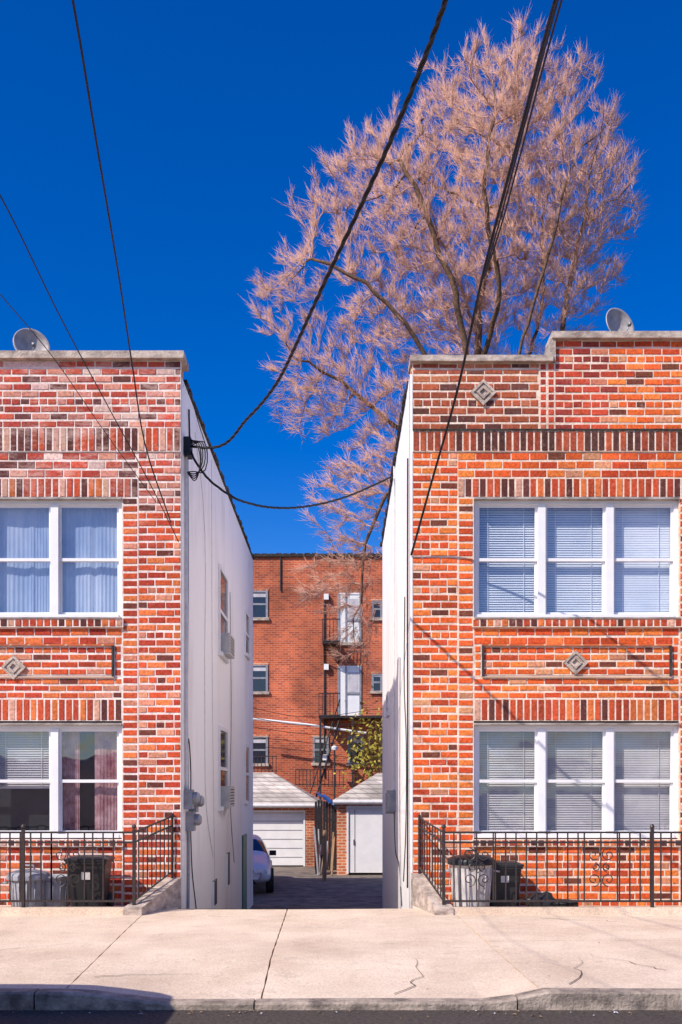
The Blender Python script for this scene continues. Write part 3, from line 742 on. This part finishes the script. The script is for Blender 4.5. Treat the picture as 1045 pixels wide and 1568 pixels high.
# ------------------------------------------------------------ background apartment building
def G(px): return (px-CX)*42/F
def GZ(py): return EYE+(HY-py)*42/F
ap=empty('apartment_building'); a=MB()
a.box(-16,16,42,54,-1.4,GZ(853),0); a.obj('walls',['bgbrick'],ap)
c=MB(); c.box(-16.1,16.1,41.9,54.1,GZ(853),GZ(849),0)
x=-16
while x<16: c.box(x,x+.22,41.93,42.3,GZ(849),GZ(849)+random.uniform(.02,.05),0); x+=.3
c.obj('roof_coping',['blackbrick'],ap)
w=MB()
def bgwin(p0,p1,q0,q1,kind='win'):
    x0,x1,z0,z1=G(p0),G(p1),GZ(q1),GZ(q0); y=42
    w.box(x0,x1,y-.02,y-.004,z0,z1,1 if kind=='win' else 0)
    f=.07
    w.box(x0-.02,x0+f,y-.05,y,z0,z1,2); w.box(x1-f,x1+.02,y-.05,y,z0,z1,2); w.box(x0+f,x1-f,y-.05,y,z1-f,z1,2 if kind=='win' else 0); w.box(x0-.08,x1+.08,y-.1,y,z0-.12,z0,3)
    if kind=='win':
        w.box(x0+f,x1-f,y-.045,y-.02,(z0+z1)/2-.04,(z0+z1)/2+.04,2); w.box(x0+f,x1-f,y-.03,y-.02,(z0+z1)/2+.3,z1-f-.05,4)
    else:
        w.box(x0+.42,x1-.1,y-.028,y-.018,z0+1.0,z1-.25,4); w.box(x0+.3,x0+.36,y-.06,y-.05,z0,z1,2); w.box(x0+.36,x1-f,y-.06,y-.05,z0+.9,z0+.98,2)
    w.box(x0-.05,x1+.05,y-.03,y,z1,z1+.09,5)
for q in (905,1018,1128):
    for p in (150,250,320,385,640,720,800): bgwin(p,p+25,q,q+41)
for p in (480,533): bgwin(p,p+23,1128,1168)
for q in (908,1020): bgwin(518,553,q,q+76,'door'); bgwin(570,585,q+12,q+38)
w.obj('windows_and_doors',['white','carglass','grey','stone','curt_w','gbrick'],ap)
f=MB()
def rail(x0,x1,y,z,h=.9):
    for zz in (z+h,z+.1): f.box(x0,x1,y-.02,y+.02,zz-.02,zz+.02)
    x=x0
    while x<=x1+.001: f.box(x-.014,x+.014,y-.014,y+.014,z,z+h); x+=.15
f.box(G(495),G(521),41.1,42,GZ(990),GZ(990)+.08); rail(G(495),G(521),41.1,GZ(990),1.0)
for i in range(6): f.box(G(495)-.012,G(495)+.012,41.1+i*.16,41.12+i*.16,GZ(990),GZ(990)+1)
f.tube([(G(497),41.15,GZ(990)),(G(497),41.98,GZ(1015))],.03,5); f.tube([(G(519),41.15,GZ(990)),(G(519),41.98,GZ(1015))],.03,5)
f.box(G(490),G(586),40.6,42,GZ(1103),GZ(1103)+.1); rail(G(490),G(521),40.6,GZ(1103),1.0)
for p in (492,540,583): f.box(G(p)-.04,G(p)+.04,40.62,40.7,-1.1,GZ(1103))
f.tube([(G(521),40.7,GZ(1103)),(G(470),40.7,-.2)],.04,5); f.tube([(G(521),40.7,GZ(1075)),(G(470),40.7,.8)],.025,5)
for i in range(9): t=i/9; f.box(G(521)+(G(470)-G(521))*t-.12,G(521)+(G(470)-G(521))*t+.12,40.55,41.2,GZ(1103)+(-.2-GZ(1103))*t,GZ(1103)+(-.2-GZ(1103))*t+.03)
rail(G(388),G(428),40.8,GZ(1185),.7); rail(G(455),G(530),40.9,GZ(1205),.7)
f.tube([(G(388),40.9,GZ(1103)),(G(470),40.8,GZ(1112)),(G(560),40.8,GZ(1125))],.05,6,1)
for p,q in ((500,915),(500,1022),(498,1160)): f.box(G(p)-.1,G(p)+.1,41.8,42,GZ(q)-.12,GZ(q)+.12,1)
f.tube([(G(430),41.95,GZ(853)),(G(430),41.95,GZ(905))],.03,6); f.tube([(G(497),41.95,GZ(920)),(G(497),41.95,GZ(1190))],.03,6)
f.tube([(G(513),40.5,-1.1),(G(513),40.5,GZ(1150))],.04,6); f.lathe([(0,-.12),(.12,-.06),(.12,.06),(0,.12)],(G(513),40.5,GZ(1148)),12,1)
for k in range(5):
    f.tube(smooth_pts([(G(388),39.5,GZ(1090+k*14)),(G(460),39.5,GZ(1104+k*12)),(G(586),39.5,GZ(1092+k*20))],6),.012,4)
f.obj('balconies_and_fittings',['iron','white'],ap)

# ------------------------------------------------------------ garages
def garage(x0,x1,y0,y1,zb,ze,zr,doors,apex_in=1.2,panels=True,o=.25,rec=.08):
    root=empty('garage'); b=MB()
    dl=sorted(doors); e=x0
    for (a,b_,h) in dl: b.box(e,a,y0,y0+.25,zb-.2,ze); b.box(a,b_,y0,y0+.25,zb+h,ze); e=b_
    b.box(e,x1,y0,y0+.25,zb-.2,ze); b.box(x0,x0+.2,y0+.25,y1,zb-.2,ze); b.box(x1-.2,x1,y0+.25,y1,zb-.2,ze); b.box(x0+.2,x1-.2,y1-.2,y1,zb-.2,ze)
    b.obj('walls',['gbrick'],root)
    d=MB()
    for (a,b_,h) in dl:
        d.box(a,b_,y0+rec,y0+rec+.06,zb+.03,zb+h,0)
        if panels:
            n=6
            for k in range(1,n): d.box(a+.04,b_-.04,y0+rec-.01,y0+rec-.001,zb+h*k/n-.01,zb+h*k/n+.01,1)
        else:
            d.box(a+.18,a+.20,y0+rec-.01,y0+rec-.001,zb+.05,zb+h-.05,1); d.box(a+.14,a+.17,y0+rec-.05,y0+rec-.001,zb+.9,zb+1.05,1)
        d.box(a-.06,a,y0-.02,y0+.1,zb,zb+h+.06,0); d.box(b_,b_+.06,y0-.02,y0+.1,zb,zb+h+.06,0); d.box(a,b_,y0-.02,y0+rec-.002,zb+h,zb+h+.06,0)
    d.box(x0-o,x1+o,y0-o-.03,y0-o,ze-.02,ze+.13,0); d.tube([(x0-o,y0-o-.08,ze+.06),(x1+o,y0-o-.08,ze+.06)],.05,8,2)
    d.box(x0-o,x1+o,y0-o,y0,ze-.02,ze,0)
    d.obj('doors_and_fascia',['white','grey','wirew'],root)
    rf=MB(); ym=(y0+y1)/2; A=(x0-o,y0-o,ze+.1);B_=(x1+o,y0-o,ze+.1);C=(x1+o,y1+o,ze+.1);D_=(x0-o,y1+o,ze+.1)
    E=(x0+apex_in,ym,zr);Fp=(x1-apex_in,ym,zr)
    rf.add([A,B_,C,D_,E,Fp],[(0,1,5,4),(1,2,5),(2,3,4,5),(3,0,4)]); rf.obj('hip_roof',['shingle'],root)
gx=lambda p,D:(p-CX)*D/F
garage(gx(400,34)-5.0,gx(482,34),34,39.3,-1.1,.92,2.15,[(gx(400,34)-4.2,gx(400,34)-1.8,1.83),(gx(400,34)-1.4,gx(465,34),1.85)],1.6)
garage(gx(516,30.5),gx(516,30.5)+5.2,30.5,34,-1.06,1.08,2.05,[(gx(534,30.5),gx(534,30.5)+1.45,2.02),(gx(534,30.5)+1.8,gx(534,30.5)+4.1,2.02)],1.3,False,.12,.03)
t=MB(); P0=[]
for i in range(14):
    for j in range(11):
        u,v=i/13,j/10; P0.append((gx(486,32.5)+u*.62+.05*math.sin(9*v),32.2+v*1.4,1.28+.14*(1-abs(2*v-1))-.42*u*u+.04*math.sin(9*u+5*v)+.03*math.sin(29*u+13*v)))
t.add(P0,[(i*11+j,(i+1)*11+j,(i+1)*11+j+1,i*11+j+1) for i in range(13) for j in range(10)]); t.obj('blue_tarp',['tarp'],None,True)
p=MB(); p.tube([(gx(497,28.5),28.5,-1.3),(gx(498,28.5),28.5,.35)],.06,8); p.box(gx(497,28.5)-.05,gx(497,28.5)+.06,28.42,28.44,-.2,.2); p.obj('wooden_post',['wood'])
fn=MB()
for i in range(10):
    xx=gx(482,32.3)+i*.09; fn.box(xx,xx+.08,32.5,32.53,-1.1,1.15+random.uniform(-.03,.03),0)
fn.obj('wooden_fence',['plastic_b'])
sp_=MB()
for k in range(9):
    a=gx(485,31)+random.uniform(0,.5); sp_.tube([(a,30.6+random.uniform(-.3,.3),-1.1),(a+random.uniform(-.15,.2),31.2,random.uniform(-.3,.4))],random.uniform(.015,.035),6,k%2)
sp_.box(gx(483,31),gx(497,31),31,31.3,-1.1,-.5,2); sp_.obj('scrap_lumber',['wood','grey','plastic_b'])

# ------------------------------------------------------------ shrub behind the garage
def cones(P,Q,rr,nm,m,parent=None):
    P=np.asarray(P);Q=np.asarray(Q);rr=np.asarray(rr); d=Q-P; d/=np.linalg.norm(d,axis=1)[:,None]+1e-9
    h=np.where(np.abs(d[:,2:3])<.9,np.array([[0,0,1.]]),np.array([[1.,0,0]])); a=np.cross(d,h); a/=np.linalg.norm(a,axis=1)[:,None]; b=np.cross(d,a)
    n=len(P); V=np.zeros((n,4,3))
    for k in range(3):
        t=2*math.pi*k/3; V[:,k]=P+(a*math.cos(t)+b*math.sin(t))*rr[:,None]
    V[:,3]=Q
    base=(np.arange(n)*4)[:,None]; T=np.stack([np.concatenate([base+0,base+1,base+3],1),np.concatenate([base+1,base+2,base+3],1),np.concatenate([base+2,base+0,base+3],1)],1).reshape(-1)
    me=bpy.data.meshes.new(nm); me.vertices.add(n*4); me.vertices.foreach_set('co',V.reshape(-1))
    me.loops.add(n*9); me.loops.foreach_set('vertex_index',T.astype(np.int32)); me.polygons.add(n*3)
    me.polygons.foreach_set('loop_start',np.arange(0,n*9,3,dtype=np.int32)); me.polygons.foreach_set('loop_total',np.full(n*3,3,dtype=np.int32))
    me.update(calc_edges=True); me.validate(); me.materials.append(MAT[m]); ob=bpy.data.objects.new(nm,me); scene.collection.objects.link(ob)
    if parent: ob.parent=parent
    return ob
sh=MB(); cs=W(578,1150,36)
for k in range(900):
    u=rng.normal(size=3)*np.array([.55,.5,.75]); q=cs+Vector(u)
    dd=Vector(rng.normal(size=3)).normalized()*.08; ee=dd.cross(Vector(rng.normal(size=3))).normalized()*.045
    sh.quad(q-dd,q-ee,q+dd,q+ee)
for k in range(14): sh.tube([(cs.x+random.uniform(-.2,.2),36,-1.1),Vector(cs)+Vector((random.uniform(-.6,.6),random.uniform(-.4,.4),random.uniform(.2,1.1)))],[.03,.008],5,1)
sh.obj('shrub',['leaf','bark'])

# ------------------------------------------------------------ bare tree
TD=27.0
EL=[((770,290),(185,200),0),((560,365),(110,105),-.8),((450,480),(65,75),-.8),((900,310),(82,150),.3),((805,150),(80,78),0),((690,180),(60,60),.3),((590,235),(62,62),0),
    ((530,590),(110,75),-.6),((575,730),(75,85),-.4),((620,470),(110,100),0),((485,640),(60,60),-.5),((960,290),(26,80),0),((545,950),(45,85),-.3),((550,840),(55,70),-.3),((500,900),(50,50),-.3),((650,610),(80,70),0),((870,430),(80,95),0),((745,470),(120,90),.5),((515,770),(45,50),-.4)]
att=[]
for (cx_,cy_),(rx,ry),dy in EL:
    c0=np.array(W(cx_,cy_,TD)); sx,sz=rx*TD/F,ry*TD/F; sy=min(sx,sz)*.95; c0[1]+=dy
    n=int(4/3*math.pi*sx*sy*sz*11+sx*sz*26)+30
    u=rng.normal(size=(n,3)); u/=np.linalg.norm(u,axis=1)[:,None]; u*=(rng.random(n)**(1/2.6))[:,None]
    u*=rng.uniform(.85,1.13,n)[:,None]
    att.append(c0+u*np.array([sx,sy,sz]))
att=np.concatenate(att)
nodes_=[];par=[]
def addn(p,q): nodes_.append(np.array(p,dtype=float)); par.append(q); return len(nodes_)-1
base=W(765,1250,TD); base=Vector((base.x,TD,-1.3))
def chain(pts,start):
    cur=start
    for q in pts:
        a=nodes_[cur]; q=np.array(q,dtype=float); L=np.linalg.norm(q-a); n=max(1,int(L/.3))
        for i in range(1,n+1): cur=addn(a+(q-a)*i/n+rng.normal(size=3)*.03,cur)
    return cur
r0=addn((base.x,TD,-1.3),-1); top=chain([(base.x-.1,TD+.1,2),(base.x+.05,TD,5),(base.x-.1,TD,7.6)],r0)
mid=chain([(base.x-.25,TD,9.2)],top)
def limb(start,pts): 
    P=smooth_pts([Vector(nodes_[start])]+[Vector((*W(a,b,TD)[:1],TD+d_,W(a,b,TD)[2])) for a,b,d_ in pts],3); return chain([tuple(q) for q in P[1:]],start)
limb(mid,[(735,640,0),(732,540,.2),(742,430,.6),(765,330,.2),(795,200,0)])
limb(mid,[(718,640,-.3),(700,520,-1),(660,410,-1.4),(612,300,-1.5)])
limb(mid,[(700,660,-.5),(640,560,-1.2),(560,480,-1.6),(480,440,-1.5)])
limb(top,[(800,680,.3),(858,530,.2),(880,420,.6),(905,290,.5)])
limb(top,[(700,740,.4),(620,665,.2),(545,605,-.2),(470,570,-.6)])
limb(top,[(690,790,-.6),(630,740,-.8),(590,770,-.6),(560,840,-.5),(552,930,-.4)])
limb(mid,[(765,600,1),(742,450,2),(690,300,2.2)])
limb(mid,[(770,620,-1),(812,470,-1.8),(845,330,-2)])
limb(mid,[(725,600,.5),(755,480,-.9),(725,360,-2),(740,250,-2)])
limb(mid,[(790,610,1),(850,420,1.8),(850,280,1.8)])
ND=np.array(nodes_); near=np.full(len(att),1e9); idx=np.zeros(len(att),int)
def upd(s):
    global near,idx
    new=ND[s:]
    for k in range(0,len(new),400):
        D2=np.linalg.norm(att[:,None]-new[None,k:k+400],axis=2); j=D2.argmin(1); dm=D2[np.arange(len(att)),j]; w_=dm<near; near[w_]=dm[w_]; idx[w_]=j[w_]+s+k
upd(0); step=.22; kill=.26
for it in range(110):
    keep=near>kill; att=att[keep]; near=near[keep]; idx=idx[keep]
    if len(att)==0: break
    act=near<2.6
    if not act.any(): break
    ids=idx[act]; d=att[act]-ND[ids]; d/=np.linalg.norm(d,axis=1)[:,None]
    acc=np.zeros_like(ND); np.add.at(acc,ids,d); un=np.unique(ids)
    dirs=acc[un]; L=np.linalg.norm(dirs,axis=1); ok=L>.05; un=un[ok]; dirs=dirs[ok]/L[ok][:,None]
    dirs+=rng.normal(size=dirs.shape)*.16; dirs[:,2]+=.08; dirs/=np.linalg.norm(dirs,axis=1)[:,None]
    new=ND[un]+dirs*step; s=len(ND); ND=np.concatenate([ND,new]); par+=list(un)
    if len(ND)>38000: break
    upd(s)
par=np.array(par); nN=len(ND); area=np.zeros(nN); kids=np.zeros(nN,int)
# prune rosettes: nodes with more than 3 children keep the first 3
for i in range(1,nN): kids[par[i]]+=1
EX=2.0
for i in range(nN-1,-1,-1):
    if kids[i]==0: area[i]=max(area[i],.0055**EX)
    if par[i]>=0: area[par[i]]+=area[i]
rad=np.minimum(area**(1/EX),.34)
ch=[[] for _ in range(nN)]
for i in range(1,nN): ch[par[i]].append(i)
tree=empty('bare_tree'); tb=MB()
alive=np.zeros(nN,bool)
starts=[(0,-1)]
while starts:
    i,pp=starts.pop(); ln=[pp] if pp>=0 else []; cur=i
    while True:
        ln.append(cur); alive[cur]=True; cc=ch[cur]
        if not cc: break
        cc=sorted(cc,key=lambda k:-rad[k])
        keepc=[k for q,k in enumerate(cc) if q<4 or rad[k]>.012]
        for k in keepc[1:]: starts.append((k,cur))
        cur=keepc[0]
    if len(ln)<2: continue
    rr=[rad[k] for k in ln]; 
    if pp>=0: rr[0]=rr[1]
    tb.tube([ND[k] for k in ln],rr,8 if rr[0]>.06 else (5 if rr[0]>.025 else 3),0 if rr[0]>.022 else 1,cap=False)
tb.obj('trunk_and_limbs',['bark','twig'],tree,True)
small=np.where((rad<.020)&alive)[0]; small=small[small>60]
cc0=np.array(W(735,720,TD))
PP=[];QQ=[];RR=[]
for rep in range(7):
    b0=ND[small]+0; pr_=ND[par[small]]; tt=rng.random(len(small))[:,None]; d=b0-pr_; b0=pr_+d*tt; d/=np.linalg.norm(d,axis=1)[:,None]+1e-9
    out=b0-cc0; out/=np.linalg.norm(out,axis=1)[:,None]
    dr=d*.55+out*.55+rng.normal(size=d.shape)*.27+np.array([0,0,.25]); dr/=np.linalg.norm(dr,axis=1)[:,None]
    L=rng.uniform(.15,.55,len(small))[:,None]
    m1=b0+dr*L*.5; d2=dr+rng.normal(size=d.shape)*.25; d2/=np.linalg.norm(d2,axis=1)[:,None]; e1=m1+d2*L*.6
    PP+=[b0,m1-dr*.02]; QQ+=[m1+dr*.14,e1]; RR+=[np.full(len(small),.0048),np.full(len(small),.0046)]
    for k in range(2):
        t=rng.uniform(.3,1.0,len(small))[:,None]; s0=b0+(m1-b0)*t; d3=dr+rng.normal(size=d.shape)*.38; d3/=np.linalg.norm(d3,axis=1)[:,None]
        PP.append(s0); QQ.append(s0+d3*rng.uniform(.10,.28,len(small))[:,None]); RR.append(np.full(len(small),.0046))
PP=np.concatenate(PP);QQ=np.concatenate(QQ);RR=np.concatenate(RR)
cones(PP,QQ,RR,'twigs','twig',tree)

# ------------------------------------------------------------ overhead lines + poles
def upole(x,y):
    b=MB(); b.tube([(x,y,-.3),(x,y,9.6)],[.17,.12],12); b.box(x-1.1,x+1.1,y-.06,y+.06,9.0,9.12)
    for q in (-1,-.5,.5,1): b.lathe([(0,0),(.04,0),(.06,.05),(.035,.1),(.05,.14),(0,.16)],(x+q,y,9.12),10,1)
    b.obj('utility_pole',['pole','grey'])
upole(2.6,-4.3); upole(-3.2,-4.3)
def line(name,pts,r,m='wire',twist=False):
    P=smooth_pts(pts,10); b=MB()
    if twist:
        A=[];B_=[]; C_=[]; fine=[]
        for i in range(len(P)-1):
            n=max(1,int((P[i+1]-P[i]).length/.03))
            for k in range(n): fine.append(P[i].lerp(P[i+1],k/n))
        for i,q in enumerate(fine):
            t=(fine[min(i+1,len(fine)-1)]-fine[max(i-1,0)]).normalized(); a_=t.cross(Vector((0,0,1))).normalized(); c_=t.cross(a_)
            an=i*.03/.42*2*math.pi
            for Ls,o in ((A,0),(B_,2.1),(C_,4.2)): Ls.append(q+(a_*math.cos(an+o)+c_*math.sin(an+o))*r*.95)
        for Ls in (A,B_,C_): b.tube(Ls,r,5)
    else: b.tube(P,r,5)
    b.obj(name,[m],None,True)
cab=[(690,-20,6.0),(650,90,6.6),(605,200,7.2),(560,300,7.9),(515,395,8.6),(480,470,9.3),(455,525,9.9),(425,585,10.8),(380,640,11.9),(320,686,13.1)]
line('service_cable',[Vector((2.6,-4.3,8.4)),Vector((1.5,2,6.9))]+[W(*q) for q in cab]+[Vector((-2.08,13.3,6.1))],.010,'cable',True)
line('service_cable',[Vector((-2.08,13.35,6.15)),W(303,712,13.2),W(318,732,13.3),W(350,757,13.4),W(390,773,13.9),W(430,778,14.4),W(480,774,15.0),W(530,761,15.6),W(575,742,16.2),Vector((.87,16.6,6.75))],.009,'cable',True)
# service head loops
lp=MB()
for k in range(5):
    o=k*.03
    lp.tube(smooth_pts([Vector((-2.10,13.32,6.2-o)),Vector((-1.96+o,13.2,6.12)),Vector((-1.88,13.15+o,5.85-o)),Vector((-1.97,13.25,5.62+o)),Vector((-2.08,13.3,5.75))],5),.008,5)
lp.box(-2.11,-2.02,13.22,13.4,5.95,6.2)
lp.tube(smooth_pts([Vector((-2.1,13.3,6.9)),W(290,600,13.1),W(305,650,13.2),W(318,690,13.2)],5),.006,5)
lp.obj('cable_drip_loops',['cable'])
pr=Vector((3.6,-4.3,9.2))
line('power_line',[pr,W(862,-40,6.6),W(795,210,8.3),W(740,420,9.8),W(700,600,11.3),W(655,760,12.5),W(630,850,12.98)],.015)
line('power_line',[pr+Vector((-.5,0,0)),W(872,-40,6.3),W(838,80,7.0),W(795,245,8.3),W(768,345,9.0),W(742,425,9.75)],.008)
line('power_line',[pr+Vector((-1.5,0,0)),W(860,-20,6.5),W(800,205,8.2),W(765,340,9.05),W(741,425,9.8)],.008)
pl=Vector((-2.2,-4.3,9.2))
line('power_line',[pl,W(108,-20,6.2),W(150,230,7.6),W(185,440,9.4),W(203,560,10.6),W(225,690,11.9),W(262,800,12.9)],.0085)
line('power_line',[pl+Vector((-1,0,0)),W(-60,190,7.6),W(0,298,8.2),W(90,480,9.6),W(170,630,11.2),W(240,760,12.4),W(274,830,12.95)],.006)
line('power_line',[pl+Vector((-2,0,0)),W(-60,380,7.9),W(0,450,8.6),W(80,545,9.9),W(160,660,11.4),W(240,770,12.7)],.0045)

# ------------------------------------------------------------ light
v=Vector((1.1,1.0,-1.35)).normalized()
sd=bpy.data.lights.new('sun','SUN'); sd.energy=5.0; sd.angle=R(.45); sd.color=(1,.92,.80)
so=bpy.data.objects.new('sun',sd); scene.collection.objects.link(so); so.rotation_euler=v.to_track_quat('-Z','Y').to_euler()
wd=bpy.data.worlds.new("World"); scene.world=wd; wd.use_nodes=True; nt=wd.node_tree
bg=nt.nodes['Background']; sk_=nt.nodes.new('ShaderNodeTexSky'); sk_.sky_type='NISHITA'; sk_.sun_disc=False
sk_.sun_elevation=math.asin(-v.z); sk_.sun_rotation=math.atan2(-v.x,-v.y); sk_.ozone_density=5; sk_.dust_density=1.3; sk_.air_density=.95; sk_.altitude=200
hs=nt.nodes.new('ShaderNodeHueSaturation'); hs.inputs['Saturation'].default_value=1.42; hs.inputs['Hue'].default_value=.518; hs.inputs['Value'].default_value=1.12
nt.links.new(sk_.outputs[0],hs.inputs['Color']); nt.links.new(hs.outputs[0],bg.inputs[0]); bg.inputs[1].default_value=.15
scene.view_settings.view_transform='Standard'; scene.view_settings.look='None'; scene.view_settings.exposure=0
cam=bpy.data.cameras.new('camera'); co_=bpy.data.objects.new('camera',cam); scene.collection.objects.link(co_)
cam.lens=35; cam.sensor_width=36; cam.shift_y=(HY-784)/1568; cam.shift_x=-.0016; cam.clip_end=3000
co_.location=(0,0,EYE); co_.rotation_euler=(R(90),0,0); scene.camera=co_
